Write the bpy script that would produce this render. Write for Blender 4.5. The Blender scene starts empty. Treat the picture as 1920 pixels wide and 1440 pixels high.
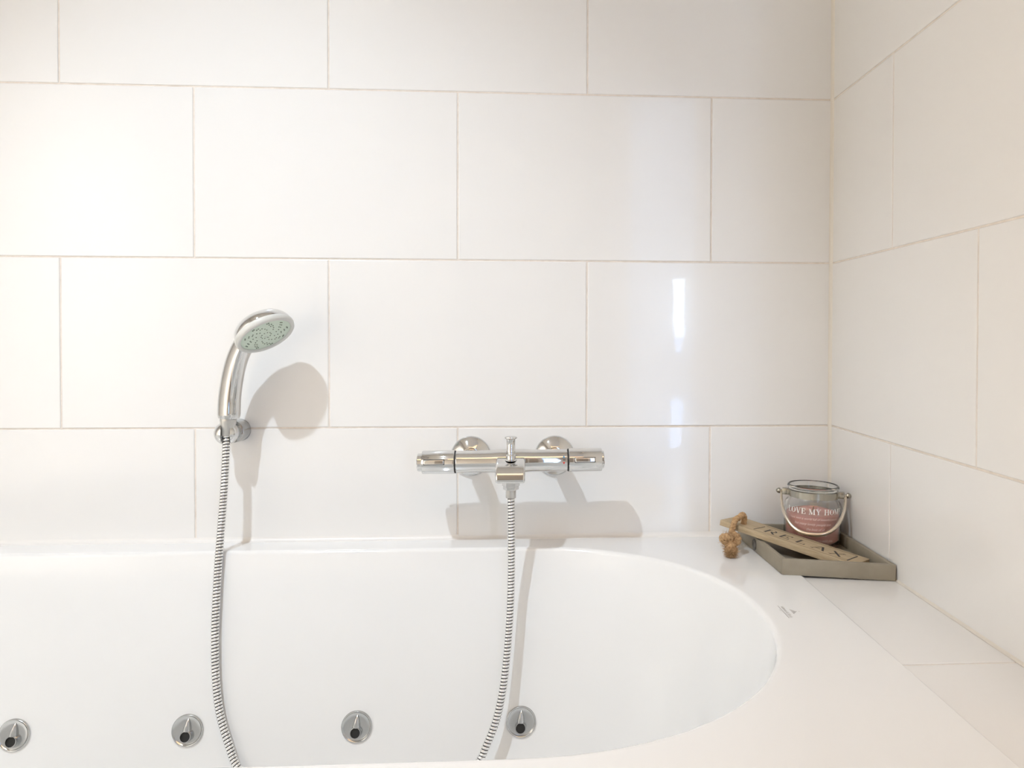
import bpy, bmesh, math, random
from mathutils import Vector, Matrix
random.seed(7)
C = bpy.context.scene.collection
SC = bpy.context.scene
PI = math.pi

# ------------------------------------------------------------------ camera
F, CX, CY = 1446.827, 1082.345, 652.945          # focal length and principal point for a 1920x1440 frame
cam = bpy.data.cameras.new('camera')
cam.sensor_fit = 'HORIZONTAL'; cam.sensor_width = 36.0
cam.lens = F / 1920 * 36
cam.shift_x = (960 - CX) / 1920
cam.shift_y = (CY - 720) / 1920
cam.clip_start = 0.02
camo = bpy.data.objects.new('camera', cam); C.objects.link(camo)
right = Vector((0.99822, -0.05965, 0.00258))
RX, RY, RZ = .01418, -.05965, .00258


def cam_rot():
    a, b = math.cos(RX), math.sin(RX); c, d = math.cos(RY), math.sin(RY); e, g = math.cos(RZ), math.sin(RZ)
    B = Matrix(((1, 0, 0), (0, 0, -1), (0, 1, 0)))
    M = Matrix(((e, -g, 0), (g, e, 0), (0, 0, 1))) @ Matrix(((1, 0, 0), (0, a, -b), (0, b, a))) @ Matrix(((c, 0, d), (0, 1, 0), (-d, 0, c))) @ B
    r, dn, fw = M[0], M[1], M[2]
    return Matrix(((r[0], -dn[0], -fw[0]), (r[1], -dn[1], -fw[1]), (r[2], -dn[2], -fw[2])))


camo.matrix_world = Matrix.Translation((-.54507, -1.37419, .96209)) @ cam_rot().to_4x4()
SC.camera = camo

# ------------------------------------------------------------------ world, lamps, exposure
SC.view_settings.view_transform = 'Standard'
SC.view_settings.look = 'None'
SC.view_settings.gamma = 1.0
SC.view_settings.use_curve_mapping = False
SC.view_settings.exposure = 0.0
w = bpy.data.worlds.new('world'); SC.world = w; w.use_nodes = True
w.node_tree.nodes['Background'].inputs[0].default_value = (.72, .86, 1, 1)
w.node_tree.nodes['Background'].inputs[1].default_value = 1.0


def lamp(name, kind, loc, target, energy, color, **kw):
    l = bpy.data.lights.new(name, kind); l.energy = energy; l.color = color
    for k, v in kw.items(): setattr(l, k, v)
    o = bpy.data.objects.new(name, l); C.objects.link(o); o.location = loc
    o.rotation_euler = (Vector(target) - Vector(loc)).to_track_quat('-Z', 'Y').to_euler()
    return o


# the halogen spot over the bath that throws the crisp shadows
lamp('spot_lamp', 'SPOT', (-1.352, -1.23, 2.47), (-.90, -.10, .45), 104, (.75, .865, .985),
     spot_size=math.radians(64), spot_blend=1.0, shadow_soft_size=.026)
# unseen area fills added for ambient light, the first washing the left wall
lamp('fill_lamp', 'AREA', (-1.20, -1.60, 2.47), (-2.22, -1.60, .90), 64, (1.0, .955, .88),
     shape='RECTANGLE', size=.4, size_y=1.2, spread=math.radians(80))
lamp('fill_lamp', 'AREA', (-.45, -1.95, 2.47), (-.45, -1.95, 0), 8, (1.0, .62, .28),
     shape='RECTANGLE', size=1.6, size_y=.7, spread=math.radians(125))


# ------------------------------------------------------------------ materials
def mat(name, color, rough=.5, metal=0.0, spec=.5, coat=0.0, coat_rough=.03, trans=0.0, ior=1.5, emit=None, estr=0.0):
    m = bpy.data.materials.new(name); m.use_nodes = True
    b = m.node_tree.nodes['Principled BSDF']
    b.inputs['Base Color'].default_value = (*color, 1)
    b.inputs['Roughness'].default_value = rough
    b.inputs['Metallic'].default_value = metal
    b.inputs['Specular IOR Level'].default_value = spec
    b.inputs['Coat Weight'].default_value = coat
    b.inputs['Coat Roughness'].default_value = coat_rough
    b.inputs['Transmission Weight'].default_value = trans
    b.inputs['IOR'].default_value = ior
    if emit:
        b.inputs['Emission Color'].default_value = (*emit, 1); b.inputs['Emission Strength'].default_value = estr
    return m


def add_noise_color(m, c1, c2, scale=20, stretch=(1, 1, 1), detail=4, rough=.6, bump=0.0, bump_dist=.001):
    nt = m.node_tree; b = nt.nodes['Principled BSDF']
    tc = nt.nodes.new('ShaderNodeTexCoord'); mp = nt.nodes.new('ShaderNodeMapping')
    mp.inputs['Scale'].default_value = stretch
    nz = nt.nodes.new('ShaderNodeTexNoise'); nz.inputs['Scale'].default_value = scale
    nz.inputs['Detail'].default_value = detail; nz.inputs['Roughness'].default_value = rough
    rp = nt.nodes.new('ShaderNodeValToRGB')
    rp.color_ramp.elements[0].color = (*c1, 1); rp.color_ramp.elements[1].color = (*c2, 1)
    rp.color_ramp.elements[0].position = .35; rp.color_ramp.elements[1].position = .65
    L = nt.links.new
    L(tc.outputs['Object'], mp.inputs['Vector']); L(mp.outputs['Vector'], nz.inputs['Vector'])
    L(nz.outputs['Fac'], rp.inputs['Fac']); L(rp.outputs['Color'], b.inputs['Base Color'])
    if bump:
        bp = nt.nodes.new('ShaderNodeBump'); bp.inputs['Strength'].default_value = bump; bp.inputs['Distance'].default_value = bump_dist
        L(nz.outputs['Fac'], bp.inputs['Height']); L(bp.outputs['Normal'], b.inputs['Normal'])


def add_bump(m, scale, strength, dist, socket='Normal'):
    nt = m.node_tree; b = nt.nodes['Principled BSDF']
    tc = nt.nodes.new('ShaderNodeTexCoord'); nz = nt.nodes.new('ShaderNodeTexNoise')
    nz.inputs['Scale'].default_value = scale; nz.inputs['Detail'].default_value = 2
    bp = nt.nodes.new('ShaderNodeBump'); bp.inputs['Strength'].default_value = strength; bp.inputs['Distance'].default_value = dist
    L = nt.links.new
    L(tc.outputs['Object'], nz.inputs['Vector']); L(nz.outputs['Fac'], bp.inputs['Height'])
    L(bp.outputs['Normal'], b.inputs['Normal'])
    if 'Coat Normal' in b.inputs: L(bp.outputs['Normal'], b.inputs['Coat Normal'])


M_TILE = mat('glazed_tile', (.86, .847, .825), rough=.17, spec=.32, coat=.35, coat_rough=.012)
add_bump(M_TILE, 90, .15, .0002)
M_GROUT = mat('grout', (.78, .71, .63), rough=.9, spec=.2)
add_noise_color(M_GROUT, (.76, .69, .615), (.85, .785, .715), scale=60)
M_SEAL = mat('sealant', (.85, .83, .80), rough=.35)
M_JOINT = mat('joint_sealant', (.80, .755, .68), rough=.5)
M_ACRYL = mat('tub_acrylic', (.885, .883, .872), rough=.12, spec=.5, coat=.3, coat_rough=.03)
M_PLASTER = mat('plaster', (.80, .77, .73), rough=.85)
M_FLOOR = mat('floor_stone', (.5, .46, .41), rough=.4)
add_noise_color(M_FLOOR, (.46, .42, .37), (.55, .51, .46), scale=9)
M_DOOR = mat('added_door_paint', (.42, .39, .36), rough=.35)
M_CHROME = mat('chrome', (.70, .705, .70), rough=.055, metal=1)
M_CHROME_SHADED = mat('chrome_shaded', (.56, .57, .57), rough=.14, metal=1)  # darker copy of chrome: shade on the holder's wall mount put into the colour
M_JET = mat('satin_chrome', (.56, .565, .56), rough=.2, metal=1)
M_GAP = mat('dark_gap', (.015, .014, .013), rough=.6)
M_RIB = mat('hose_metal', (.90, .90, .89), rough=.16, metal=1)
M_GROOVE = mat('hose_groove', (.03, .026, .025), rough=.55)
M_CONE = mat('cone_nut', (.62, .61, .58), rough=.22, metal=.7)
M_GREEN = mat('spray_face', (.70, .80, .68), rough=.45)
M_RING = mat('spray_ring', (.72, .72, .68), rough=.3)
M_DOT = mat('spray_nozzle', (.27, .32, .25), rough=.6)
M_BLUE = mat('blue_mark', (.06, .30, .50), rough=.4)
M_RED = mat('red_mark', (.75, .07, .05), rough=.4)
M_INK = mat('dark_print', (.06, .055, .05), rough=.5)
M_LOGO = mat('grey_print', (.50, .48, .45), rough=.5)
M_TRAY = mat('tray_wood', (.33, .30, .235), rough=.6)
add_noise_color(M_TRAY, (.28, .243, .182), (.335, .296, .228), scale=14, stretch=(1, 1, 1), bump=.06, bump_dist=.0006)
M_TRAYHOLE = mat('tray_hole_shade', (.13, .12, .105), rough=.5)
M_BOARD = mat('board_wood', (.50, .40, .26), rough=.65)
add_noise_color(M_BOARD, (.41, .31, .185), (.54, .43, .28), scale=26, stretch=(1, 9, 9), detail=6, bump=.15, bump_dist=.0008)
M_LETTER = mat('letter_ink', (.035, .028, .026), rough=.6)
M_LINE = mat('line_ink', (.20, .15, .095), rough=.7)
M_ROPE = mat('jute', (.45, .28, .14), rough=.9)
add_noise_color(M_ROPE, (.38, .22, .10), (.60, .40, .215), scale=220, detail=3, bump=.5, bump_dist=.001)
M_FIBRE = mat('jute_fibre', (.62, .38, .17), rough=.9)
M_GLASS = mat('clear_glass', (.97, .98, .97), rough=.015, trans=1, ior=1.47)
M_WAX = mat('pink_wax', (.84, .42, .36), rough=.55)
M_WAX.node_tree.nodes['Principled BSDF'].inputs['Subsurface Weight'].default_value = .15
M_WAX.node_tree.nodes['Principled BSDF'].inputs['Subsurface Radius'].default_value = (.012, .005, .004)
M_BAND = mat('brushed_steel', (.44, .42, .36), rough=.22, metal=1)
M_BAIL = mat('bail_wire', (.76, .68, .58), rough=.22, metal=1)
M_WHITEPRINT = mat('white_print', (.93, .91, .89), rough=.5)
M_SCRIPT = mat('pale_print', (.90, .70, .66), rough=.5)
M_WICK = mat('wick', (.30, .19, .13), rough=.9)
M_FRAME = mat('window_frame', (.85, .85, .84), rough=.4)
M_FROST = mat('frosted_pane', (.55, .6, .7), rough=.5, emit=(.42, .64, 1.0), estr=3.0)
M_DIM = mat('shaded_pane', (.55, .6, .7), rough=.3, emit=(.38, .60, 1.0), estr=17)
M_DAY = mat('daylight_pane', (.55, .6, .7), rough=.3, emit=(.62, .80, 1.0), estr=26)
M_CURTAIN = mat('blind', (.6, .6, .62), rough=.8)


# ------------------------------------------------------------------ mesh helpers
def finish(bm, angle=38, smooth=True):
    bmesh.ops.remove_doubles(bm, verts=bm.verts, dist=1e-6)
    bmesh.ops.recalc_face_normals(bm, faces=bm.faces)
    if smooth:
        lim = math.radians(angle)
        for f in bm.faces: f.smooth = True
        for e in bm.edges:
            if len(e.link_faces) == 2 and e.calc_face_angle(0) > lim: e.smooth = False


def mesh(name, bm, m, angle=38, smooth=True, clean=True):
    if clean: finish(bm, angle, smooth)
    me = bpy.data.meshes.new(name); bm.to_mesh(me); bm.free()
    for x in (m if isinstance(m, (list, tuple)) else [m]): me.materials.append(x)
    return me


def obj(name, data, parent=None, m=None, **kw):
    if isinstance(data, bmesh.types.BMesh): data = mesh(name, data, m, **kw)
    o = bpy.data.objects.new(name, data); C.objects.link(o)
    if parent: o.parent = parent
    return o


def thing(name, label, cat, loc=(0, 0, 0), group=None):
    o = bpy.data.objects.new(name, None); C.objects.link(o); o.location = loc
    o.empty_display_size = .02
    o['label'] = label; o['category'] = cat
    if group: o['group'] = group
    return o


def struct(name, data, m=None, **kw):
    o = obj(name, data, None, m, **kw); o['kind'] = 'structure'; return o


def add_box(bm, lo, hi, bevel=0, seg=2, M=None):
    r = bmesh.ops.create_cube(bm, size=1)
    vs = r['verts']
    lo, hi = Vector(lo), Vector(hi)
    for v in vs: v.co = Vector(((v.co.x + .5) * (hi.x - lo.x) + lo.x, (v.co.y + .5) * (hi.y - lo.y) + lo.y, (v.co.z + .5) * (hi.z - lo.z) + lo.z))
    if bevel:
        es = list({e for v in vs for e in v.link_edges})
        r = bmesh.ops.bevel(bm, geom=es, offset=bevel, segments=seg, profile=.6, affect='EDGES')
        vs = list({v for f in r['faces'] for v in f.verts} | {v for v in vs if v.is_valid})
    if M: bmesh.ops.transform(bm, matrix=M, verts=[v for v in vs if v.is_valid])
    return bm


def frame_from(n, up=Vector((0, 0, 1))):
    z = Vector(n).normalized(); x = up.cross(z)
    if x.length < 1e-4: x = Vector((1, 0, 0))
    x.normalize(); y = z.cross(x)
    return Matrix((x, y, z)).transposed()


def add_lathe(bm, prof, n=32, M=None, cap0=False, cap1=False, mi=None, shape=None):
    """prof: (radius, height) pairs along local z; radius 0 closes to a point."""
    M = M or Matrix.Identity(4); rings = []
    for r, h in prof:
        if r < 1e-7: rings.append([bm.verts.new(M @ Vector((0, 0, h)))])
        else:
            rg = []
            for k in range(n):
                t = 2 * PI * k / n; q = shape(t) if shape else 1
                rg.append(bm.verts.new(M @ Vector((r * q * math.cos(t), r * q * math.sin(t), h))))
            rings.append(rg)
    for i, (a, b) in enumerate(zip(rings, rings[1:])):
        for k in range(n):
            k2 = (k + 1) % n
            if len(a) == 1 and len(b) == 1: continue
            if len(a) == 1: f = bm.faces.new((a[0], b[k], b[k2]))
            elif len(b) == 1: f = bm.faces.new((a[k], b[0], a[k2]))
            else: f = bm.faces.new((a[k], b[k], b[k2], a[k2]))
            if mi: f.material_index = mi[i]
    if cap0 and len(rings[0]) > 1: bm.faces.new(rings[0])
    if cap1 and len(rings[-1]) > 1: bm.faces.new(rings[-1])
    return bm


def spline(pts, n):
    """Catmull-Rom through pts, n samples per span, then resampled by length by the caller."""
    P = [Vector(p) for p in pts]; P = [P[0] * 2 - P[1]] + P + [P[-1] * 2 - P[-2]]
    out = []
    for i in range(1, len(P) - 2):
        a, b, c, d = P[i - 1:i + 3]
        for k in range(n):
            t = k / n
            out.append(.5 * ((2 * b) + (c - a) * t + (2 * a - 5 * b + 4 * c - d) * t * t + (-a + 3 * b - 3 * c + d) * t ** 3))
    out.append(P[-2]); return out


def resample(pts, step):
    L = [0]
    for a, b in zip(pts, pts[1:]): L.append(L[-1] + (b - a).length)
    n = max(2, int(round(L[-1] / step))); out = []; j = 0
    for i in range(n + 1):
        s = L[-1] * i / n
        while j < len(L) - 2 and L[j + 1] < s: j += 1
        t = (s - L[j]) / max(1e-9, L[j + 1] - L[j]); out.append(pts[j].lerp(pts[j + 1], t))
    return out, L[-1]


def frames(pts, ref=Vector((1, 0, 0))):
    T = []
    for i in range(len(pts)):
        a = pts[max(0, i - 1)]; b = pts[min(len(pts) - 1, i + 1)]; T.append((b - a).normalized())
    x = (ref - T[0] * ref.dot(T[0]))
    if x.length < 1e-3: x = T[0].orthogonal()
    x.normalize(); out = []
    for t in T:
        x = (x - t * x.dot(t)).normalized(); out.append((x.copy(), t.cross(x), t))
    return out


def add_tube(bm, pts, radii, n=16, ref=Vector((1, 0, 0)), cap=True, shape=None, mi=None, tilt=0, phase=None):
    fr = frames(pts, ref); rings = []
    for i, p in enumerate(pts):
        x, y, t = fr[i]; r = radii[i] if hasattr(radii, '__len__') else radii; rg = []
        for k in range(n):
            a = 2 * PI * k / n; q = shape(a) if shape else 1
            rg.append(bm.verts.new(p + (x * math.cos(a) + y * math.sin(a)) * r * q + t * tilt * math.cos(a)))
        rings.append(rg)
    for i in range(len(rings) - 1):
        a, b = rings[i], rings[i + 1]
        for k in range(n):
            k2 = (k + 1) % n; f = bm.faces.new((a[k], a[k2], b[k2], b[k]))
            if mi: f.material_index = mi[i]
    if cap: bm.faces.new(rings[0]); bm.faces.new(rings[-1])
    return bm


def add_prism(bm, poly, z0, z1, M=None):
    M = M or Matrix.Identity(4)
    a = [bm.verts.new(M @ Vector((x, y, z0))) for x, y in poly]; b = [bm.verts.new(M @ Vector((x, y, z1))) for x, y in poly]
    n = len(poly); bm.faces.new(a); bm.faces.new(b)
    for i in range(n): bm.faces.new((a[i], a[(i + 1) % n], b[(i + 1) % n], b[i]))
    return bm


def text_mesh(body, size, extrude=0.0, shear=0.0, align='CENTER', spacing=1.0, res=2):
    """A text run turned into a plain mesh (x along the line, y up)."""
    cu = bpy.data.curves.new('t', 'FONT'); cu.body = body; cu.size = size; cu.extrude = extrude; cu.shear = shear
    cu.align_x = align; cu.space_character = spacing; cu.resolution_u = res
    o = bpy.data.objects.new('t', cu); C.objects.link(o)
    dg = bpy.context.evaluated_depsgraph_get(); me = bpy.data.meshes.new_from_object(o.evaluated_get(dg))
    bpy.data.objects.remove(o); bpy.data.curves.remove(cu)
    return me


# ------------------------------------------------------------------ the room
DECK, RIM = .600, .604
TW, TH, G = .4525, .29555, .0028                       # tile pitch along the wall, row height, joint width
Z0 = .80226                                           # the joint above the lowest row

TILE_CACHE = {}


def tile_mesh(wd, ht):
    key = (round(wd, 4), round(ht, 4))
    if key in TILE_CACHE: return TILE_CACHE[key]
    bm = bmesh.new(); x, z = wd / 2, ht / 2
    steps = [(0, .006), (0, .0011), (.00035, .00035), (.0012, 0)]       # inset, depth: back rim, side, rounded edge, face
    loops = []
    for i, d in steps:
        loops.append([bm.verts.new((sx * (x - i), d, sz * (z - i))) for sx, sz in ((-1, -1), (1, -1), (1, 1), (-1, 1))])
    for a, b in zip(loops, loops[1:]):
        for k in range(4): bm.faces.new((a[k], a[(k + 1) % 4], b[(k + 1) % 4], b[k]))
    bm.faces.new(loops[-1])
    me = mesh('tile', bm, M_TILE, smooth=False); TILE_CACHE[key] = me
    return me


def wall_box(name, lo, hi, m):
    bm = bmesh.new(); add_box(bm, lo, hi); return struct(name, bm, m, smooth=False)


wall_back = wall_box('wall_back', (-2.22, .0013, 0), (.10, .15, 2.5), M_GROUT)
wall_right = wall_box('wall_right', (.0013, -.95, 0), (.10, .0013, 2.5), M_GROUT)
wall_left = wall_box('wall_left', (-2.32, -2.75, 0), (-2.22, .15, 2.5), M_PLASTER)
wall_side = wall_box('wall_right_outer', (1.3, -2.75, 0), (1.4, -.85, 2.5), M_PLASTER)
wall_return = wall_box('wall_right_return', (.10, -.95, 0), (1.3, -.85, 2.5), M_PLASTER)
floor = wall_box('floor', (-2.32, -2.75, -.1), (1.4, .15, 0), M_FLOOR)
ceiling = wall_box('ceiling', (-2.32, -2.75, 2.5), (1.4, .15, 2.6), M_PLASTER)
# the wall behind the photographer, with the opening of the tall window
WX0, WX1, WZ0, WZ1 = -.06, .34, .25, 2.25
bm = bmesh.new()
add_box(bm, (-2.22, -2.75, 0), (WX0, -2.62, 2.5)); add_box(bm, (WX1, -2.75, 0), (1.3, -2.62, 2.5))
add_box(bm, (WX0, -2.75, 0), (WX1, -2.62, WZ0)); add_box(bm, (WX0, -2.75, WZ1), (WX1, -2.62, 2.5))
struct('wall_front', bm, M_PLASTER, smooth=False, clean=False)
win = bpy.data.objects.new('window_1', None); C.objects.link(win); win['kind'] = 'structure'
bm = bmesh.new()
for lo, hi in (((WX0, -2.70, WZ0), (WX0 + .03, -2.64, WZ1)), ((WX1 - .03, -2.70, WZ0), (WX1, -2.64, WZ1)), ((WX0, -2.70, WZ0), (WX1, -2.64, WZ0 + .03)), ((WX0, -2.70, WZ1 - .03), (WX1, -2.64, WZ1))):
    add_box(bm, lo, hi)
obj('window_frame', bm, win, M_FRAME, smooth=False, clean=False)
bm = bmesh.new(); add_box(bm, (WX0 + .03, -2.69, WZ0 + .03), (WX1 - .03, -2.68, WZ1 - .03)); obj('frosted_pane', bm, win, M_FROST, smooth=False)
# the gap beside the blind where the bright day shows
bm = bmesh.new()
add_box(bm, (.214, -2.679, .965), (.268, -2.672, 1.275), .006)
obj('clear_pane', bm, win, M_DAY)
bm = bmesh.new()
for x0, x1, z0, z1 in ((.222, .262, .925, .952), (.235, .255, .885, .915), (.206, .262, .375, .635)): add_box(bm, (x0, -2.679, z0), (x1, -2.672, z1), .006)
obj('shaded_pane', bm, win, M_DIM)
# unseen door added beside the window as a darker reflection for the chrome
door = bpy.data.objects.new('added_door', None); C.objects.link(door); door['kind'] = 'structure'
bm = bmesh.new(); add_box(bm, (-.98, -2.62, .005), (-.16, -2.585, 2.05), .003); obj('door_leaf', bm, door, M_DOOR)
bm = bmesh.new()
add_tube(bm, [Vector((-.24, -2.585, 1.02)), Vector((-.24, -2.535, 1.02)), Vector((-.25, -2.53, 1.02)), Vector((-.36, -2.53, 1.02))], .009, 12, ref=Vector((0, 0, 1)))
obj('door_handle', bm, door, mat('door_metal', (.6, .6, .6), rough=.3, metal=1))

# tiles of the back wall: row 0 is the cut row over the bath
OFF = {0: .2222, 1: .44585, 2: .2222, 3: .44585, 4: .2222, 5: .44585}
for row in range(0, 6):
    zl = Z0 + (row - 1) * TH if row else .585
    zh = Z0 + row * TH
    zh = min(zh, 2.498)
    edges = [0.0]; x = -OFF[row]
    while x > -2.2: edges.append(x); x -= TW
    edges.append(-2.219)
    for i, (a, b) in enumerate(zip(edges, edges[1:])):
        g0 = .0035 if i == 0 else G / 2
        wd, ht = a - b - g0 - G / 2, zh - zl - G
        if wd < .01: continue
        o = obj('tile', tile_mesh(wd, ht), wall_back)
        o.location = ((a - g0 + b + G / 2) / 2, 0, (zl + zh) / 2)
        o.rotation_euler = (random.uniform(-.0009, .0009), 0, random.uniform(-.0009, .0009) + (.0035 if row == 0 and i == 1 else 0) + (.0004 if row == 1 and i == 0 else 0))
# tiles of the right wall
OFFR = {0: .23382, 1: .4599, 2: .23382, 3: .4599, 4: .23382, 5: .4599}
for row in range(0, 6):
    zl = Z0 + (row - 1) * TH if row else .585
    zh = min(Z0 + row * TH, 2.498)
    edges = [0.0]; y = OFFR[row]
    while y < .94: edges.append(y); y += TW
    edges.append(.95)
    for i, (a, b) in enumerate(zip(edges, edges[1:])):
        g0 = .0035 if i == 0 else G / 2
        wd, ht = b - a - g0 - G / 2, zh - zl - G
        if wd < .01: continue
        o = obj('tile', tile_mesh(wd, ht), wall_right)
        o.location = (0, -(a + g0 + b - G / 2) / 2, (zl + zh) / 2)
        o.rotation_euler = (0, random.uniform(-.0007, .0007), -PI / 2 + random.uniform(-.0007, .0007))

# the tiled ledges at both ends of the bath
TUB_R, TUB_L, TUB_F, TUB_B = -.1365, -1.9375, -.80, -.0012


def ledge(name, x0, x1):
    bm = bmesh.new(); add_box(bm, (x0, -.80, 0), (x1, 0, DECK - .0013)); o = struct(name, bm, M_GROUT, smooth=False)
    edges = [0, .0955, .5467, .80]
    for a, b in zip(edges, edges[1:]):
        t = obj('tile', tile_mesh(x1 - x0 - .005, b - a - G), o)
        t.location = ((x0 + x1) / 2, -(a + b) / 2, DECK); t.rotation_euler = (-PI / 2, 0, 0)


ledge('trim_1', TUB_R, 0.0)
ledge('trim_2', -2.219, TUB_L)
# the tiled front panel under the rim
wall_box('wall_front_panel', (TUB_L, -.80, 0), (TUB_R, -.79, .583), M_TILE)


def bead(name, path, r0, n0, n1, m=M_SEAL):
    """A quarter-round sealant bead along a straight inner corner; n0 and n1 point away from the two faces."""
    bm = bmesh.new(); n0, n1 = Vector(n0), Vector(n1); rings = []
    for p in path:
        p = Vector(p); rg = []
        for k in range(7):
            t = k / 6 * PI / 2
            q = p + n0 * r0 * (1 - math.sin(t)) + n1 * r0 * (1 - math.cos(t))
            rg.append(bm.verts.new(q))
        rg.append(bm.verts.new(p - n0 * .001 - n1 * .001)); rings.append(rg)
    for a, b in zip(rings, rings[1:]):
        for k in range(8): bm.faces.new((a[k], a[(k + 1) % 8], b[(k + 1) % 8], b[k]))
    bm.faces.new(rings[0]); bm.faces.new(rings[-1])
    return struct(name, bm, m)


bead('trim_3', [(-2.21, 0, RIM), (0, 0, RIM)], .0078, (0, 0, 1), (0, -1, 0))
bead('trim_4', [(0, 0, DECK), (0, -.95, DECK)], .0032, (0, 0, 1), (-1, 0, 0), M_JOINT)
bead('trim_5', [(0, 0, DECK), (0, 0, 2.49)], .0055, (-1, 0, 0), (0, -1, 0), M_JOINT)

# ------------------------------------------------------------------ the bath
bath = thing('bathtub', 'white built-in whirlpool bath with an oval basin and chrome jets', 'bathtub', (0, 0, 0))
XS0, XS1, YC, EA, EB, EN = -1.514, -.56, -.3905, .322, .3335, 2.1


def contour(d, n=44, m=24):
    """Inner outline of the basin inset by d, counter-clockwise from the back right end of the straight side."""
    a, b = EA - d, EB - d; out = []

    def sup(t):
        c, s = math.cos(t), math.sin(t)
        return math.copysign(abs(c) ** (2 / EN), c), math.copysign(abs(s) ** (2 / EN), s)
    for k in range(n + 1):
        c, s = sup(-PI / 2 + PI * k / n); out.append((XS1 + a * c, YC + b * s))
    for k in range(1, m): out.append((XS1 + (XS0 - XS1) * k / m, YC + b))
    for k in range(n + 1):
        c, s = sup(PI / 2 + PI * k / n); out.append((XS0 + a * c, YC + b * s))
    for k in range(1, m): out.append((XS0 + (XS1 - XS0) * k / m, YC - b))
    return out


def inset(z):
    return .007 + (.597 - z) * .17


prof = []
for k in range(7):
    t = k / 6 * PI / 2; prof.append((.007 * math.sin(t) * 1.0 - 0 + 0, RIM - .007 * (1 - math.cos(t))))
prof += [(inset(z), z) for z in (.58, .54, .48, .42, .36, .32, .29)]
prof += [(.066, .262), (.076, .240), (.092, .218), (.115, .201), (.145, .191), (.19, .186), (.25, .183)]
bm = bmesh.new()
loops = []
c0 = contour(0); cxm, cym = (TUB_L + TUB_R) / 2, YC


def outer_pt(x, y):
    # project away from the basin's long axis on to the rim's rectangle
    ax = min(max(x, XS0), XS1); dx, dy = x - ax, y - YC; t = 1e9
    if dx > 1e-9: t = min(t, (TUB_R - ax) / dx)
    if dx < -1e-9: t = min(t, (TUB_L - ax) / dx)
    if dy > 1e-9: t = min(t, (TUB_B - YC) / dy)
    if dy < -1e-9: t = min(t, (TUB_F - YC) / dy)
    return ax + dx * t, YC + dy * t


outer = [outer_pt(x, y) for x, y in c0]
# snap the nearest samples to the four corners of the rim
for cxx in (TUB_L, TUB_R):
    for cyy in (TUB_B, TUB_F):
        i = min(range(len(outer)), key=lambda k: (outer[k][0] - cxx) ** 2 + (outer[k][1] - cyy) ** 2); outer[i] = (cxx, cyy)
loops.append([bm.verts.new((x, y, RIM - .02)) for x, y in outer])
loops.append([bm.verts.new((x, y, RIM - .0012)) for x, y in outer])


def shrink(p, e):
    x, y = p
    return (x - math.copysign(e, x - cxm) if abs(abs(x - cxm) - (TUB_R - TUB_L) / 2) < 1e-6 else x, y - e if abs(y - TUB_B) < 1e-6 else y + e if abs(y - TUB_F) < 1e-6 else y)


loops.append([bm.verts.new((*shrink(p, .0012), RIM)) for p in outer])
loops.append([bm.verts.new((*shrink(p, .0030), RIM)) for p in outer])
prof = [(-.003, RIM)] + prof
for d, z in prof: loops.append([bm.verts.new((x, y, z)) for x, y in contour(d)])
N = len(c0)
for a, b in zip(loops, loops[1:]):
    for k in range(N): bm.faces.new((a[k], b[k], b[(k + 1) % N], a[(k + 1) % N]))
bm.faces.new(loops[-1])
obj('shell', bm, bath, M_ACRYL, angle=50)

# whirlpool jets on the long inner wall
jet_n = Vector((0, -1, .17)).normalized()
jet_bm = bmesh.new()
add_lathe(jet_bm, [(.0246, -.002), (.0248, .0012), (.0244, .0026), (.0236, .0032), (.0228, .0030), (.0220, .0020), (.0204, .0013), (.0165, .0009), (.0085, .0006), (0, .0005)], 40)
jet_me = mesh('whirlpool_jet', jet_bm, M_JET, angle=50)
nz_bm = bmesh.new()
# the swivelling nozzle: a drop-shaped hump with the outlet at its lower end
hp = spline([(.0008, .0180, .0004), (.0005, .0145, .0010), (.0001, .0090, .0012), (-.0003, .0035, .0012), (-.0006, -.0010, .0010)], 8)
rr = [.0010 + .0052 * math.sin(PI / 2 * (i / (len(hp) - 1))) ** 1.25 for i in range(len(hp))]
add_tube(nz_bm, hp, rr, 28, cap=True)
Mn = Matrix.Translation((-.0008, -.0088, .0030)) @ Matrix.Rotation(math.radians(-6), 4, 'X')
add_lathe(nz_bm, [(.0090, -.003), (.0089, .0038), (.0085, .0045), (.0077, .0045), (.0075, .0038), (.0074, .0012)], 32, Mn)
add_lathe(nz_bm, [(.0075, .0014), (0, .0014)], 32, Mn)
for f in nz_bm.faces:
    c = f.calc_center_median(); l = Mn.inverted() @ c
    if (l.x ** 2 + l.y ** 2) < .0070 ** 2 and abs(l.z - .0014) < .0003 and len(f.verts) == 3: f.material_index = 1
nz_me = mesh('jet_nozzle', nz_bm, [M_JET, M_GAP], angle=50)
for x, y, z in ((-1.3613, -.1097, .3300), (-1.0942, -.1097, .3302), (-.8270, -.1097, .3288), (-.5606, -.1097, .3294)):
    R = frame_from(jet_n).to_4x4()
    j = obj('whirlpool_jet', jet_me, bath); j.matrix_world = Matrix.Translation((x, y, z)) @ R
    k = obj('jet_nozzle', nz_me, j)

# the maker's mark printed on the rim
def flat_text(body, size, M, m, name, parent, **kw):
    me = text_mesh(body, size, **kw); me.transform(M); me.materials.clear(); me.materials.append(m); me.name = name
    return me


def join_meshes(name, mes, m, parent):
    bm = bmesh.new()
    for me in mes: bm.from_mesh(me)
    return obj(name, bm, parent, m, smooth=False, clean=False)


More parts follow.
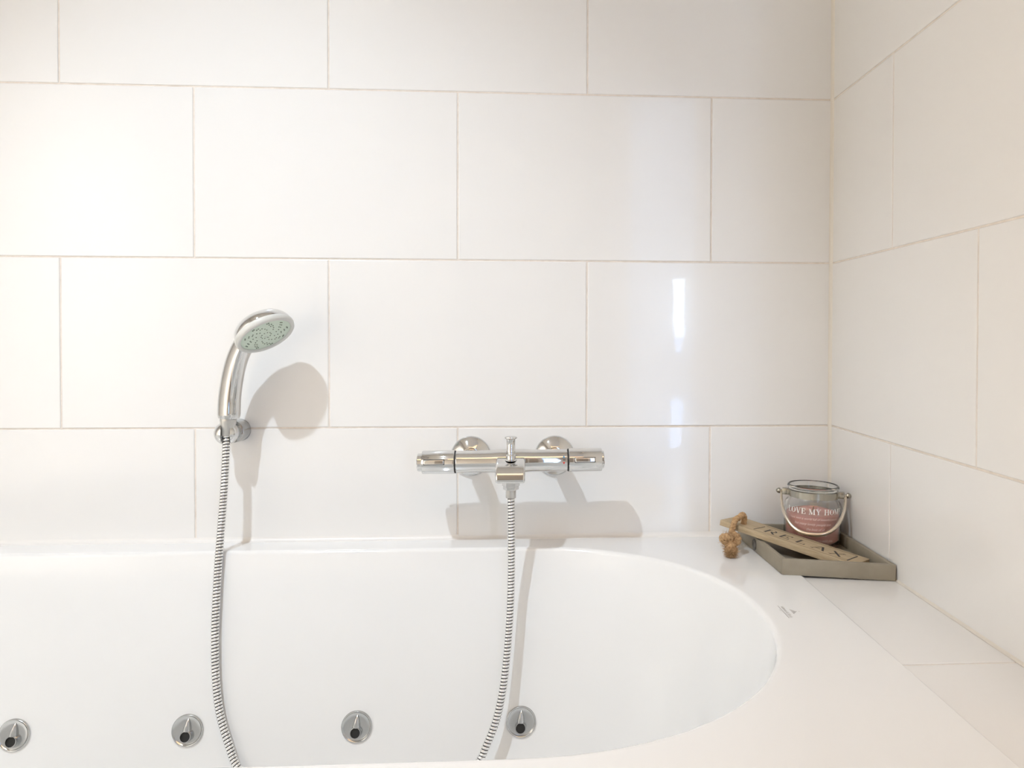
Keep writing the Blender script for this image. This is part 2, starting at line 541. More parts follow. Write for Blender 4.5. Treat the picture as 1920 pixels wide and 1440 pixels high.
ML = Matrix.Translation((-.2130, -.3885, RIM + .0002)) @ Matrix.Rotation(-PI / 2, 4, 'Z')
me1 = flat_text('Villeroy & Boch', .0066, ML, M_LOGO, 'maker_mark', bath)
me2 = flat_text('1748', .0030, ML @ Matrix.Translation((-.006, -.0062, 0)), M_LOGO, 'maker_mark', bath)
bm = bmesh.new()
bm.from_mesh(me1); bm.from_mesh(me2)
add_box(bm, (-.0225, -.0028, 0), (.0225, -.0020, .0001), M=ML)
for i, (x0, x1, y) in enumerate(((-.0085, .0085, .0085), (-.0065, .0065, .0100), (-.0045, .0045, .0115), (-.0025, .0025, .0130), (-.0010, .0010, .0145))):
    add_box(bm, (x0, y, 0), (x1, y + .0008, .0001), M=ML)
add_lathe(bm, [(.0011, .0001), (0, .0001)], 10, ML @ Matrix.Translation((0, .0185, 0)))
obj('maker_mark', bm, bath, M_LOGO, smooth=False, clean=False)['label'] = 'small grey maker mark printed on the rim'

# ------------------------------------------------------------------ thermostatic bath mixer
mix = thing('bath_mixer', 'chrome thermostatic bath mixer on the tiled wall over the tub', 'faucet', (-.577, 0, .7575))
YA, ZA = -.083, .7552
AX = Matrix.Translation((-.5774, YA, ZA)) @ Matrix.Rotation(math.radians(-.55), 4, 'Y') @ Matrix.Rotation(PI / 2, 4, 'Y')   # local z runs along +x


def at_mixer(o):
    o.matrix_parent_inverse = Matrix.Translation(mix.location).inverted(); return o


# local z = x - (-.5774)
bm = bmesh.new()
add_lathe(bm, [(0, -.0925), (.0172, -.0925), (.0182, -.0915), (.0184, -.090), (.0184, -.034), (.0190, -.028), (.0196, -.020), (.0196, .020), (.0190, .028), (.0184, .034), (.0184, .092), (.0180, .0932), (.0172, .0937), (0, .0937)], 48, AX)
# connections to the wall
for x in (-.6512, -.5032):
    Mw = Matrix.Translation((x, -.004, .7513)) @ Matrix.Rotation(PI / 2, 4, 'X')
    add_lathe(bm, [(.0135, -.001), (.0135, .024), (.0160, .027), (.0160, .048), (.0150, .052), (.0150, .068), (0, .068)], 32, Mw)
at_mixer(obj('body', bm, mix, M_CHROME, angle=45))
for x in (-.6512, -.5032):
    Mw = Matrix.Translation((x, 0, .7513)) @ Matrix.Rotation(PI / 2, 4, 'X')
    bm = bmesh.new()
    add_lathe(bm, [(.0355, -.0005), (.0358, .0015), (.0350, .0040), (.0325, .0065), (.0270, .0100), (.0215, .0130), (.0180, .0150), (.0160, .0160), (.0130, .0160)], 56, Mw)
    at_mixer(obj('wall_rosette', bm, mix, M_CHROME, angle=50))


def knob(sign, z0, z1, z2):
    bm = bmesh.new()
    p = [(0, z0), (.0186, z0), (.0194, z0 + sign * .0008), (.0194, z1 - sign * .0010), (.0186, z1), (.0150, z1)]
    def grip(t): return 1 - .018 * max(0, math.cos(6 * t)) ** 6
    add_lathe(bm, p, 72, AX, shape=grip)
    add_lathe(bm, [(.0150, z1 - sign * .002), (.0150, z2 - sign * .0012), (.0138, z2), (0, z2)], 48, AX)
    o = at_mixer(obj('knob', bm, mix, M_CHROME, angle=40))
    # the raised grip button facing the front
    zm = -.1265 if sign < 0 else .1220
    b2 = bmesh.new()
    Mb = AX @ Matrix.Rotation(math.radians(6), 4, 'Z') @ Matrix.Translation((0, 0, 0))
    add_box(b2, (-.0038, -.0212, zm - .0165), (.0038, -.0178, zm + .0165), .0016, 3, M=AX @ Matrix.Rotation(math.radians(-8), 4, 'Z'))
    b4 = bmesh.new()
    add_box(b4, (-.0046, -.0198, zm - .0173), (.0046, -.0170, zm + .0173), .0010, 2, M=AX @ Matrix.Rotation(math.radians(-8), 4, 'Z'))
    obj('button_gap', b4, o, M_GAP)
    o2 = obj('grip_button', b2, o, M_CHROME)
    pass
    # the seam ring
    b3 = bmesh.new(); add_lathe(b3, [(.0188, z0 - sign * .0016), (.0188, z0 + sign * .0002)], 48, AX)
    at_mixer(obj('seam_ring', b3, mix, M_GAP))


knob(-1, -.0940, -.1475, -.1555)
knob(1, .0953, .1508, .1546)
# the spout block reaching forward from the middle of the body
bm = bmesh.new()
prof_ = [(-.078, .7288), (-.1425, .7288), (-.1445, .7310), (-.1448, .7345)]
prof_ += [(-.0950 - .0498 * math.cos(t), .7350 + .0290 * math.sin(t)) for t in [PI / 2 * k / 14 for k in range(1, 15)]] + [(-.078, .7640)]
MP = Matrix(((0, 0, 1, 0), (1, 0, 0, 0), (0, 1, 0, 0), (0, 0, 0, 1)))
add_prism(bm, prof_, -.6020, -.5545, MP)
finish(bm, 40)
bmesh.ops.bevel(bm, geom=[e for e in bm.edges if len(e.link_faces) == 2 and e.calc_face_angle(0) > 1.2], offset=.0034, segments=4, profile=.5, affect='EDGES')
at_mixer(obj('spout_block', bm, mix, M_CHROME, angle=50))
# diverter pull knob
Md = Matrix.Translation((-.5778, -.1135, .7608))
bm = bmesh.new()
add_lathe(bm, [(.0100, 0), (.0100, .0010), (.0086, .0016), (.0080, .0020), (.0080, .0085), (.0074, .0095), (.0066, .0100), (.0066, .0135), (.0074, .0140), (.0074, .0180), (.0070, .0188), (.0070, .0340), (.0076, .0352), (.0098, .0362), (.0104, .0374), (.0100, .0386), (.0070, .0396), (0, .0400)], 36, Md)
at_mixer(obj('diverter_knob', bm, mix, M_CHROME, angle=45))
# temperature marks at the right end of the body
def on_body(zc, ang, M2=Matrix.Identity(4)):
    return AX @ Matrix.Translation((0, 0, zc)) @ Matrix.Rotation(ang, 4, 'Z') @ Matrix.Translation((0, -.01855, 0)) @ Matrix.Rotation(PI / 2, 4, 'X') @ Matrix.Rotation(PI / 2, 4, 'Z') @ M2


for ang, poly, m, nm in ((-.46, ((-.0021, -.0018), (.0021, -.0018), (0, .0022)), M_BLUE, 'blue_arrow'), (.12, ((-.0021, .0018), (.0021, .0018), (0, -.0022)), M_RED, 'red_arrow')):
    bm = bmesh.new(); add_prism(bm, poly, -.0006, .0002, on_body(.0868, ang)); at_mixer(obj(nm, bm, mix, m, smooth=False))
me = text_mesh('38', .0050); me.transform(on_body(.0868, -.19) @ Matrix.Translation((0, -.0018, .0002))); me.materials.clear(); me.materials.append(M_INK)
at_mixer(obj('temperature_mark', me, mix))

# ------------------------------------------------------------------ wall bracket for the hand shower
hook = thing('shower_holder', 'round chrome wall holder gripping the hand shower', 'shower holder', (-1.0495, 0, .8000))
HB = Vector((-1.0540, -.0520, .8003))


def at(o, t):
    o.matrix_parent_inverse = Matrix.Translation(t.location).inverted(); return o


bm = bmesh.new()
axis = (Vector((-1.0530, -.0400, .8003)) - Vector((-1.0510, 0, .7994)))
Mh = Matrix.Translation((-1.0510, 0, .7994)) @ frame_from(axis).to_4x4()
add_lathe(bm, [(.0190, -.0005), (.0195, .0008), (.0195, .029), (.0190, .0312), (.0160, .0325), (.0095, .033), (.0095, .040), (0, .040)], 44, Mh)
at(obj('wall_mount', bm, hook, M_CHROME_SHADED, angle=45), hook)
RH = Matrix.Rotation(math.radians(14), 4, 'Z')
for s in (-1, 1):
    bm = bmesh.new()
    bmesh.ops.create_uvsphere(bm, u_segments=40, v_segments=28, radius=.0196)
    bmesh.ops.bisect_plane(bm, geom=bm.verts[:] + bm.edges[:] + bm.faces[:], plane_co=(s * .0072, 0, 0), plane_no=(-s, 0, 0), clear_outer=True)
    bmesh.ops.holes_fill(bm, edges=[e for e in bm.edges if e.is_boundary], sides=0)
    bmesh.ops.transform(bm, matrix=Matrix.Translation(HB) @ RH @ Matrix.Diagonal((1, .92, 1, 1)), verts=bm.verts)
    at(obj('prong', bm, hook, M_CHROME, angle=35), hook)
bm = bmesh.new(); add_box(bm, (-.0085, .0075, -.0165), (.0085, .0165, .0165), .002, 2, M=Matrix.Translation(HB) @ RH)
at(obj('cradle', bm, hook, M_CHROME_SHADED), hook)

# ------------------------------------------------------------------ hand shower
P0 = Vector((-.9752, -.093, .9646)); NH = Vector((.515, -.315, -.797)).normalized()
hs = thing('hand_shower', 'chrome hand shower with pale green spray face tilted down in its wall holder', 'shower head', (-1.045, -.068, .80))
up_hint = Vector((-.55, .25, -.45))
FH = Matrix.Translation(P0) @ frame_from(NH).to_4x4() @ Matrix.Scale(.925, 4)
bm = bmesh.new()
add_lathe(bm, [(.0440, .0000), (.0448, .0022), (.0466, .0034), (.0490, .0030), (.0512, .0008), (.0522, -.0030), (.0520, -.0062), (.0508, -.0078)], 64, FH)
at(obj('spray_ring', bm, hs, M_RING, angle=60), hs)
bm = bmesh.new()
add_lathe(bm, [(0, .0010), (.030, .0008), (.0425, .0002), (.0445, -.0004)], 64, FH)
face = at(obj('spray_face', bm, hs, M_GREEN, angle=60), hs)
face['label'] = 'pale green spray face'
bm = bmesh.new()


def dot(r, t):
    add_lathe(bm, [(.00115, -.0002), (.00115, .0012), (.0008, .0015), (0, .0016)], 8, FH @ Matrix.Translation((r * math.cos(t), r * math.sin(t), .0003)))


for k in range(10): dot(.0088, 2 * PI * k / 10)
for k in range(9):
    t0 = 2 * PI * k / 9
    for i in range(5): dot(.0180 + .0050 * i, t0 + .16 * i)
    for i in range(3): dot(.0270 + .0052 * i, t0 + .46 + .13 * i)
o = obj('nozzle_dots', bm, face, M_DOT, angle=50)
o['kind'] = 'stuff'
# chrome back of the head
bm = bmesh.new()
add_lathe(bm, [(.0506, -.0070), (.0508, -.0098), (.0500, -.0140), (.0472, -.0200), (.0415, -.0265), (.0320, -.0322), (.0205, -.0358), (.0100, -.0374), (0, -.0378)], 64, FH)
at(obj('head_shell', bm, hs, M_CHROME, angle=60), hs)
# handle
hp = spline([(-1.0485, -.0560, .8258), (-1.0465, -.0572, .8605), (-1.0402, -.0600, .8963), (-1.0305, -.0650, .9265), (-1.0160, -.0715, .9520), (-.9985, -.0780, .9720), (-.9830, -.0835, .9800)], 10)
nh = len(hp)


def hr(i):
    s = i / (nh - 1)
    return .0172 - .0012 * min(1, s / .5) + (.0065 * max(0, (s - .62) / .38))


def facet(t):
    return 1 / (abs(math.cos(t)) ** 3.2 + abs(math.sin(t)) ** 3.2) ** (1 / 3.2) * .93


bm = bmesh.new()
rad = [hr(i) * (.90 if i == 0 else .97 if i == 1 else 1) for i in range(nh)]
add_tube(bm, hp, rad, 40, ref=Vector((.87, -.5, 0)), shape=facet)
at(obj('handle', bm, hs, M_CHROME, angle=50), hs)
bm = bmesh.new()
Mc = Matrix.Translation((-1.0522, -.0548, .7965)) @ frame_from(Vector((.0030, -.0010, .0290))).to_4x4()
add_lathe(bm, [(0, -.0005), (.0088, 0), (.0092, .001), (.0112, .0135), (.0134, .0255), (.0134, .0290), (0, .0290)], 40, Mc)
at(obj('cone_nut', bm, hs, M_CONE, angle=50), hs)

# ------------------------------------------------------------------ shower hose: one run from the mixer down into the bath and up to the hand shower
hose = thing('shower_hose', 'ribbed metal hose hanging from the mixer into the tub and up to the hand shower', 'hose', (-.5777, -.112, .715))


def wy(z):   # the basin's long wall behind the hose
    return YC + EB - inset(z)


HL = [(-1.0528, -.0550, .7985), (-1.0532, -.0555, .7802), (-1.0534, -.0575, .7582), (-1.0549, -.0612, .7054), (-1.0584, -.0665, .6355), (-1.0598, -.0739, .5845), (-1.0595, -.0837, .5260), (-1.0576, -.0935, .4684), (-1.0517, -.1045, .4034), (-1.0419, -.1131, .3554), (-1.0242, -.1226, .3082), (-1.0070, -.1315, .2767), (-.962, -.151, .241), (-.890, -.178, .2140), (-.815, -.190, .2085), (-.740, -.184, .2190), (-.680, -.170, .2470)]
HR = [(-.6308, -.1532, .2841), (-.6161, -.1460, .3088), (-.6004, -.1375, .3469), (-.5897, -.1285, .3943), (-.5832, -.1188, .4510), (-.5792, -.1105, .5089), (-.5773, -.1055, .5679), (-.5770, -.1085, .6403), (-.5773, -.1110, .6759), (-.5777, -.1120, .7035)]
path = spline(HL + HR, 14)
pitch = .0053
pts, LL = resample(path, pitch)
nb = len(pts) - 1
fine, rads, mis = [], [], []
for i in range(nb):
    for u, r, m_ in ((0, .0056, 1), (.25, .0057, 0), (.31, .0064, 0), (.55, .0067, 0), (.86, .0066, 0), (.96, .0061, 0)):
        fine.append(pts[i].lerp(pts[i + 1], u)); rads.append(r); mis.append(m_)
bm = bmesh.new()
add_tube(bm, fine, rads, 14, ref=Vector((1, 0, 0)), mi=mis, tilt=-.0009)
at(obj('ribbed_tube', bm, hose, [M_RIB, M_GROOVE], angle=60), hose)
Mo = Matrix.Translation((-.5777, -.112, .6995))
bm = bmesh.new()
add_lathe(bm, [(0, .0), (.0082, .0), (.0084, .001), (.0084, .013), (0, .013)], 32, Mo)
at(obj('ferrule', bm, hose, M_CONE, angle=45), hose)
bm = bmesh.new()
def hexa(t):
    q = (t % (PI / 3)) - PI / 6
    return 1 / math.cos(q) * .90
add_lathe(bm, [(.0090, .0130), (.0118, .0135), (.0124, .0145), (.0124, .0190), (.0138, .0200), (.0140, .0280), (.0120, .0292)], 36, Mo, cap0=True, cap1=True, shape=hexa)
at(obj('union_nut', bm, hose, M_CHROME, angle=30), hose)

# ------------------------------------------------------------------ wooden tray in the corner
QA, QB, QC, QD = Vector((-.1667, -.2340, .6042)), Vector((-.0030, -.2620, .6004)), Vector((-.0045, -.0125, .6004)), Vector((-.1745, -.0110, .6043))
tray = thing('wooden_tray', 'grey-beige wooden tray standing in the corner half on the tub rim', 'tray', tuple((QA + QB + QC + QD) / 4))
Q = [QA, QB, QC, QD]; nrm = (QB - QA).cross(QD - QA).normalized(); HT, TT, TF = .0242, .0072, .0045


def inward(i, t):
    """Corner i of the tray's outline moved inwards by t from both of its sides."""
    p, a, b = Q[i], Q[(i - 1) % 4], Q[(i + 1) % 4]
    e1, e2 = (a - p).normalized(), (b - p).normalized(); s = e1.cross(e2).length
    return p + (e1 + e2) * (t / s)


bm = bmesh.new()
add = [inward(i, TT * .6) for i in range(4)]
lo = [bm.verts.new(p + nrm * .0003) for p in add]; hi = [bm.verts.new(p + nrm * TF) for p in add]
bm.faces.new(lo); bm.faces.new(hi)
for i in range(4): bm.faces.new((lo[i], lo[(i + 1) % 4], hi[(i + 1) % 4], hi[i]))
at(obj('base', bm, tray, M_TRAY, smooth=False), tray)
side_objs = []
for i in range(4):
    j = (i + 1) % 4
    o1, o2, i1, i2 = Q[i], Q[j], inward(i, TT), inward(j, TT)
    bm = bmesh.new()
    lo = [bm.verts.new(p) for p in (o1, o2, i2, i1)]; hi = [bm.verts.new(p + nrm * HT) for p in (o1, o2, i2, i1)]
    bm.faces.new(lo); bm.faces.new(hi)
    for k in range(4): bm.faces.new((lo[k], lo[(k + 1) % 4], hi[(k + 1) % 4], hi[k]))
    finish(bm, smooth=False)
    bmesh.ops.bevel(bm, geom=bm.edges[:], offset=.0011, segments=2, profile=.5, affect='EDGES')
    side_objs.append(at(obj('side', bm, tray, M_TRAY, smooth=True, angle=30), tray))
# round grip in the left side: dark disc, the hole's shade in its colour
n_left = (QA - QD).cross(nrm).normalized() * -1
if n_left.x > 0: n_left = -n_left
pc = QD.lerp(QA, .425) + nrm * .0112
Mg = Matrix.Translation(pc) @ frame_from(n_left).to_4x4()
bm = bmesh.new()
add_lathe(bm, [(.0094, -.001), (.0096, .0009), (.0088, .0012), (.0080, .0006), (.0066, .0002), (.0062, .0008), (.0052, .0009), (.0046, .0003), (0, .0002)], 32, Mg)
g = obj('round_grip', bm, side_objs[3], M_TRAYHOLE, angle=50)
pass

# ------------------------------------------------------------------ RELAX sign leaning in the tray
BO = Vector((-.2212, -.0740, .6505)); BU = Vector((.689, -.7113, -.1290)).normalized()
BW = Vector((.7103, .7009, -.0600)); BW = (BW - BU * BW.dot(BU)).normalized(); BN = BU.cross(BW).normalized()
BL, BWD, BT = .2365, .0605, .0098
sign = thing('wooden_sign', 'slim wooden sign reading RELAX leaning across the tray, knotted rope at one end', 'sign', tuple(BO))
MB = Matrix.Translation(BO) @ Matrix((BU, BW, BN)).transposed().to_4x4()
bm = bmesh.new()
add_box(bm, (0, 0, -BT), (BL, BWD, 0), .0010, 2)
plank = obj('plank', bm, sign, M_BOARD, angle=30)
plank.matrix_world = MB
sign_inv = Matrix.Translation(sign.location).inverted()
plank.matrix_parent_inverse = sign_inv


def strokes(polys, name, m, h=.00025):
    bm = bmesh.new()
    for p in polys: add_prism(bm, p, -.0004, h)
    o = obj(name, bm, sign, m, smooth=False, clean=True); o.matrix_world = MB; o.matrix_parent_inverse = sign_inv
    return o


def bar(x0, y0, x1, y1, wd):
    d = Vector((x1 - x0, y1 - y0)); n = Vector((-d.y, d.x)).normalized() * wd / 2
    return [(x0 + n.x, y0 + n.y), (x0 - n.x, y0 - n.y), (x1 - n.x, y1 - n.y), (x1 + n.x, y1 + n.y)]


def arc(cx, cy, r0, r1, a0, a1, wd0, wd1, n=8):
    o, i = [], []
    for k in range(n + 1):
        t = k / n; a = math.radians(a0 + (a1 - a0) * t); wd = (wd0 + (wd1 - wd0) * math.sin(t * PI)) / 2
        o.append((cx + (r0 + wd) * math.cos(a), cy + (r1 + wd) * math.sin(a))); i.append((cx + (r0 - wd) * math.cos(a), cy + (r1 - wd) * math.sin(a)))
    return o + i[::-1]


y0, y1 = .0168, .0384
ym = (y0 + y1) / 2
letters = [
    # R
    bar(.0755, y0, .0755, y1, .0032), bar(.0733, y1 - .0004, .0795, y1 - .0004, .0008), bar(.0735, y0 + .0004, .0778, y0 + .0004, .0008),
    arc(.0825, .0330, .0062, .0052, 80, -100, .0008, .0026), bar(.0832, .0262, .0912, y0, .0032), bar(.0895, y0 + .0004, .0930, y0 + .0004, .0008),
    # E
    bar(.1035, y0, .1035, y1, .0032), bar(.1058, y1 - .0004, .1165, y1 - .0004, .0009), bar(.1058, y0 + .0004, .1170, y0 + .0004, .0009), bar(.1065, ym + .0005, .1120, ym + .0005, .0010),
    bar(.1165, y1 - .0045, .1165, y1, .0016), bar(.1172, y0, .1172, y0 + .0050, .0016), bar(.1122, ym - .0022, .1122, ym + .0032, .0014),
    # L
    bar(.1325, y0, .1325, y1, .0032), bar(.1302, y1 - .0004, .1350, y1 - .0004, .0008), bar(.1348, y0 + .0004, .1445, y0 + .0004, .0009), bar(.1448, y0, .1448, y0 + .0052, .0016),
    # A
    bar(.1590, y0, .1672, y1 - .001, .0010), bar(.1690, y1, .1778, y0, .0034), bar(.1632, .0240, .1702, .0240, .0009), bar(.1572, y0 + .0004, .1612, y0 + .0004, .0008),
    # X
    bar(.1884, y1, .2058, y0, .0033), bar(.1895, y0, .1952, .0264, .0010), bar(.1990, .0298, .2050, y1, .0010), bar(.1878, y0 + .0004, .1915, y0 + .0004, .0008), bar(.2030, y1 - .0004, .2070, y1 - .0004, .0008),
    # end bars
    bar(.0590, .0105, .0605, .0460, .0013), bar(.2205, .0104, .2203, .0505, .0020),
]
strokes(letters, 'lettering', M_LETTER)['label'] = 'dark stencil letters RELAX between two bars'
strokes([bar(.060, .0522, .2205, .0535, .0009), bar(.060, .0075, .2205, .0075, .0006)], 'border_lines', M_LINE)


# rope: three twisted strands along a path
def add_rope(bm, pts_, r, step=.0016, twist=430.0, n=8):
    ps, L_ = resample(spline(pts_, 12), step); fr = frames(ps, Vector((0, 0, 1)))
    for s in range(3):
        q = []
        for i, p in enumerate(ps):
            a = 2 * PI * s / 3 + i * step * twist; x, y, t = fr[i]
            q.append(p + (x * math.cos(a) + y * math.sin(a)) * r * .50)
        add_tube(bm, q, r * .58, n)


def add_fibres(bm, centre, r, count, length, wd=.00028, axis=None, spread=.9, rnd=random):
    for _ in range(count):
        d = Vector((rnd.gauss(0, 1), rnd.gauss(0, 1), rnd.gauss(0, 1))).normalized()
        if axis: d = (Vector(axis) + d * spread).normalized()
        p = Vector(centre) + d * r * rnd.uniform(.75, 1.0)
        tn = d.orthogonal().normalized(); tn = (Matrix.Rotation(rnd.uniform(0, 2 * PI), 3, d) @ tn)
        dirv = (d * rnd.uniform(.15, .7) + tn).normalized() if not axis else (d + tn * .35).normalized()
        bend = d.cross(tn) * rnd.uniform(-.5, .5)
        L_ = length * rnd.uniform(.5, 1.2); side = dirv.cross(d)
        if side.length < 1e-4: continue
        side = side.normalized() * wd
        prev = None
        for k in range(4):
            t = k / 3; c = p + dirv * L_ * t + bend * L_ * t * t - d * L_ * .25 * t * t; wv = side * (1 - .7 * t)
            a, b = bm.verts.new(c - wv), bm.verts.new(c + wv)
            if prev: bm.faces.new((prev[0], prev[1], b, a))
            prev = (a, b)


KN = Vector((-.2168, -.1235, .6265)); TF_ = Vector((-.2190, -.1370, .6125))
hole = BO + BU * .0325 + BW * .021
edge = BO + BU * .030 + BW * (-.004) + BN * .003
rope_bm = bmesh.new()
loop_pts = [hole - BN * .004, hole + BN * .004 + BW * .002, hole + BN * .0125 - BW * .001, hole + BN * .0165 - BW * .008, hole + BN * .0130 - BW * .0155, edge + BN * .0060 + BW * .001, edge - BW * .003 - BN * .004, edge - BW * .005 - BN * .011, KN + Vector((.004, .006, .008)), KN]
add_rope(rope_bm, loop_pts, .0050)
rope = obj('rope', rope_bm, sign, M_ROPE, clean=False, angle=60)
for p in rope.data.polygons: p.use_smooth = True
rope.matrix_parent_inverse = sign_inv
# the overhand knot
kb = bmesh.new(); kp = []
for i in range(61):
    t = 2 * PI * i / 60
    kp.append(KN + Vector((.0052 * (math.sin(t) + 1.55 * math.sin(2 * t)), .0046 * (-math.sin(3 * t)) * 1.25, .0052 * (math.cos(t) - 1.55 * math.cos(2 * t)))))
add_rope(kb, kp, .0062, twist=380)
add_fibres(kb, KN, .0165, 380, .012)
knot = obj('knot', kb, rope, M_ROPE, clean=False)
for p in knot.data.polygons: p.use_smooth = True
pass
tb = bmesh.new()
add_rope(tb, [KN + Vector((0, -.004, -.004)), KN + Vector((-.0006, -.010, -.008)), TF_], .0092, twist=290)
add_fibres(tb, TF_ + Vector((0, .0015, .0005)), .0105, 520, .0105)
add_fibres(tb, TF_, .008, 340, .011, axis=(-.05, -.8, -.25), spread=.8)
for v in tb.verts:
    if v.co.z < RIM + .0004: v.co.z = RIM + .0004
for v in kb.verts if kb.is_valid else []: pass
tuft = obj('rope_tuft', tb, rope, M_ROPE, clean=False)
for p in tuft.data.polygons: p.use_smooth = True
pass

# ------------------------------------------------------------------ candle jar
JT = nrm.normalized()
JB = Vector((-.0605, -.0715, 0)); JB.z = (QA + nrm * TF).z + 0 - ((JB - QA).x * nrm.x + (JB - QA).y * nrm.y) / nrm.z + .0003
jar = thing('candle_jar', 'pink candle in a glass jar with steel neck band and wire handle in the tray', 'candle', tuple(JB))
JM = Vector((0, 0, 1)).rotation_difference(JT).to_matrix().to_4x4()
JZ = 1.075
outer_p = [(0, 0), (.036, 0), (.0415, .0008), (.0455, .0035), (.0472, .0080), (.0476, .014), (.0476, .060), (.0470, .0655), (.0450, .0695), (.0425, .0725), (.0412, .0750), (.0412, .0880), (.0420, .0895), (.0432, .0910), (.0434, .0930), (.0426, .0950), (.0412, .0957)]
inner_p = [(.0400, .0950), (.0390, .0930), (.0388, .0760), (.0400, .0725), (.0425, .0690), (.0446, .0650), (.0450, .0600), (.0450, .0140), (.0440, .0090), (.0410, .0065), (0, .0060)]
bm = bmesh.new(); add_lathe(bm, [(r, h * JZ) for r, h in outer_p + inner_p], 72)
glass = obj('glass_body', bm, jar, M_GLASS, angle=60); glass.matrix_world = Matrix.Identity(4)
bm = bmesh.new()
add_lathe(bm, [(0, .0064), (.0405, .0069), (.0437, .0094), (.0447, .0143), (.0447, .0545), (.0440, .0551), (.030, .0546), (0, .0542)], 64)
wax = obj('wax', bm, jar, M_WAX, angle=50); wax['label'] = 'pink wax'
bm = bmesh.new(); add_tube(bm, [Vector((0, 0, .0538)), Vector((.0006, 0, .0590)), Vector((.0020, .0006, .0635))], [.0012, .0011, .0009], 8)
obj('wick', bm, wax, M_WICK)
# neck band with the two lugs and the wire handle
PHI = math.radians(-20)
bm = bmesh.new()
add_lathe(bm, [(.0414, .0825), (.0421, .0827), (.0421, .0932), (.0414, .0934)], 72)
band = obj('neck_band', bm, jar, M_BAND, angle=40)
for s in (-1, 1):
    dx = Vector((math.cos(PHI), math.sin(PHI), 0)) * s
    bm = bmesh.new()
    Mx = Matrix.Rotation(PHI + (PI if s < 0 else 0), 4, 'Z')
    add_box(bm, (.0405, -.0058, .0825), (.0515, .0058, .0930), .0008, 2, M=Mx)
    add_box(bm, (.0408, -.0080, .0832), (.0432, .0080, .0923), .0006, 2, M=Mx)
    lug = obj('lug', bm, band, M_BAND, angle=30)
    bm = bmesh.new()
    Mk = Mx @ Matrix.Translation((.0515, 0, .0878)) @ Matrix.Rotation(PI / 2, 4, 'Y')
    add_lathe(bm, [(0, -.001), (.0022, -.001), (.0022, .0030), (.0042, .0034), (.0049, .0050), (.0046, .0070), (.0034, .0092), (.0018, .0106), (0, .0110)], 24, Mk)
    obj('acorn_nut', bm, band, M_BAND, angle=50)
ax = Vector((math.cos(PHI), math.sin(PHI), 0)); fr_ = Vector((math.sin(PHI), -math.cos(PHI), 0))
if fr_.y > 0: fr_ = -fr_
bp = []
for k in range(41):
    t = PI * k / 40; lateral = -math.cos(t); drop = math.sin(t)
    q = .0532 * math.copysign(abs(lateral) ** .82, lateral)
    bp.append(Vector((0, 0, .0878)) + ax * q + fr_ * (.0545 * drop ** .9) + Vector((0, 0, -.0590 * drop ** .95)))
bm = bmesh.new()
rb = [.0023 + .0012 * math.sin(PI * k / 40) for k in range(41)]
add_tube(bm, bp, rb, 14, ref=Vector((0, 0, 1)))
obj('wire_handle', bm, jar, M_BAIL, angle=70)


def wrap(me, ang, zc, r):
    """Bend a flat line of print round the jar; x becomes arc length to the right of ang."""
    for v in me.vertices:
        a = ang + v.co.x / r; v.co = (r * math.cos(a), r * math.sin(a), zc + v.co.y)


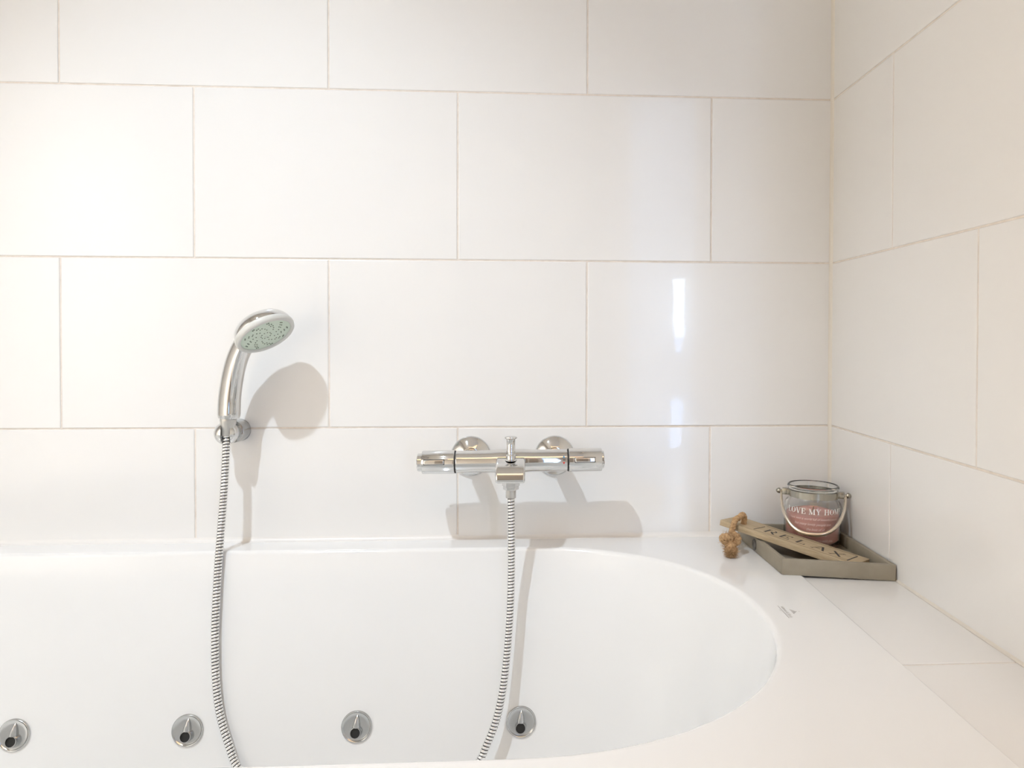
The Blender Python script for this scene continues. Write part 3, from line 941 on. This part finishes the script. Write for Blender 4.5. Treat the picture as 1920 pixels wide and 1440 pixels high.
# serif capitals drawn as strokes in a unit box (height 1)
def serif(ch):
    T, t = .175, .06
    B = lambda *a: bar(*a)
    S = lambda x, y, wd=.34: bar(x - wd / 2, y, x + wd / 2, y, t)
    return {
        'L': ([B(.20, 0, .20, 1, T), S(.20, .96), B(.04, .04, .66, .04, t), B(.64, .04, .68, .30, .06)], .72),
        'O': ([*[arc(.40, .5, .33, .46, q, q + 90, .06, .06, 8) for q in (0, 90, 180, 270)], arc(.40, .5, .31, .46, 120, 240, .05, .24, 12), arc(.40, .5, .31, .46, -60, 60, .05, .24, 12)], .82),
        'V': ([B(.14, 1, .42, 0, T), B(.70, 1, .44, 0, t), S(.14, .96), S(.70, .96, .28)], .84),
        'E': ([B(.20, 0, .20, 1, T), B(.04, .96, .64, .96, t), B(.04, .04, .68, .04, t), B(.20, .5, .50, .5, t), B(.64, .72, .64, 1, .06), B(.68, 0, .68, .30, .06), B(.50, .38, .50, .62, .06)], .76),
        'M': ([B(.14, 0, .14, 1, t), B(.17, 1, .48, .05, T * .9), B(.78, 1, .50, .05, t), B(.84, 0, .84, 1, T), S(.14, .04, .26), S(.84, .04, .34), S(.12, .96, .20), S(.86, .96, .26)], 1.02),
        'Y': ([B(.12, 1, .40, .46, T), B(.70, 1, .42, .46, t), B(.40, 0, .40, .5, T), S(.40, .04), S(.12, .96), S(.70, .96, .26)], .82),
        'H': ([B(.20, 0, .20, 1, T), B(.72, 0, .72, 1, T), B(.2, .5, .72, .5, t), S(.20, .04), S(.20, .96), S(.72, .04), S(.72, .96)], .94),
        ' ': ([], .38)}[ch]


bm = bmesh.new(); x = 0; h = .0094
for ch in 'LOVE MY HOME':
    ps, adv = serif(ch)
    for p in ps:
        vs = [bm.verts.new((x + px * h * 1.12, py * h, 0)) for px, py in p]; bm.faces.new(vs)
    x += adv * h * 1.2
bmesh.ops.triangulate(bm, faces=bm.faces)
bmesh.ops.subdivide_edges(bm, edges=[e for e in bm.edges if e.calc_length() > .004], cuts=2)
me = bpy.data.meshes.new('lettering'); bm.to_mesh(me); bm.free()
for v in me.vertices: v.co.x -= x / 2
VIEW = math.atan2(-1.37419 + .0715, -.54507 + .0620)       # towards the front of the room
wrap(me, VIEW + .13, .0600, .04785)
me.materials.append(M_WHITEPRINT)
obj('lettering', me, jar)['label'] = 'white capitals LOVE MY HOME on the glass'
sc = bmesh.new()
for body, zc, da, sz in (('I have seen a world full of beautiful places', .0505, .02, .0058), ('but many lovely people too', .0418, .0, .0062), ('the best of all', .0332, .10, .0060), ('but place is my home', .0246, .0, .0062), ('when I am with you', .0150, .28, .0062)):
    t = text_mesh(body, sz, shear=.45, spacing=.92); wrap(t, VIEW + da, zc, .04785); sc.from_mesh(t)
obj('script_print', sc, jar, M_SCRIPT, smooth=False, clean=False)['label'] = 'thin pale slanted script lines on the glass'
# stand the jar in the tray
jar.matrix_world = Matrix.Translation(JB) @ JM
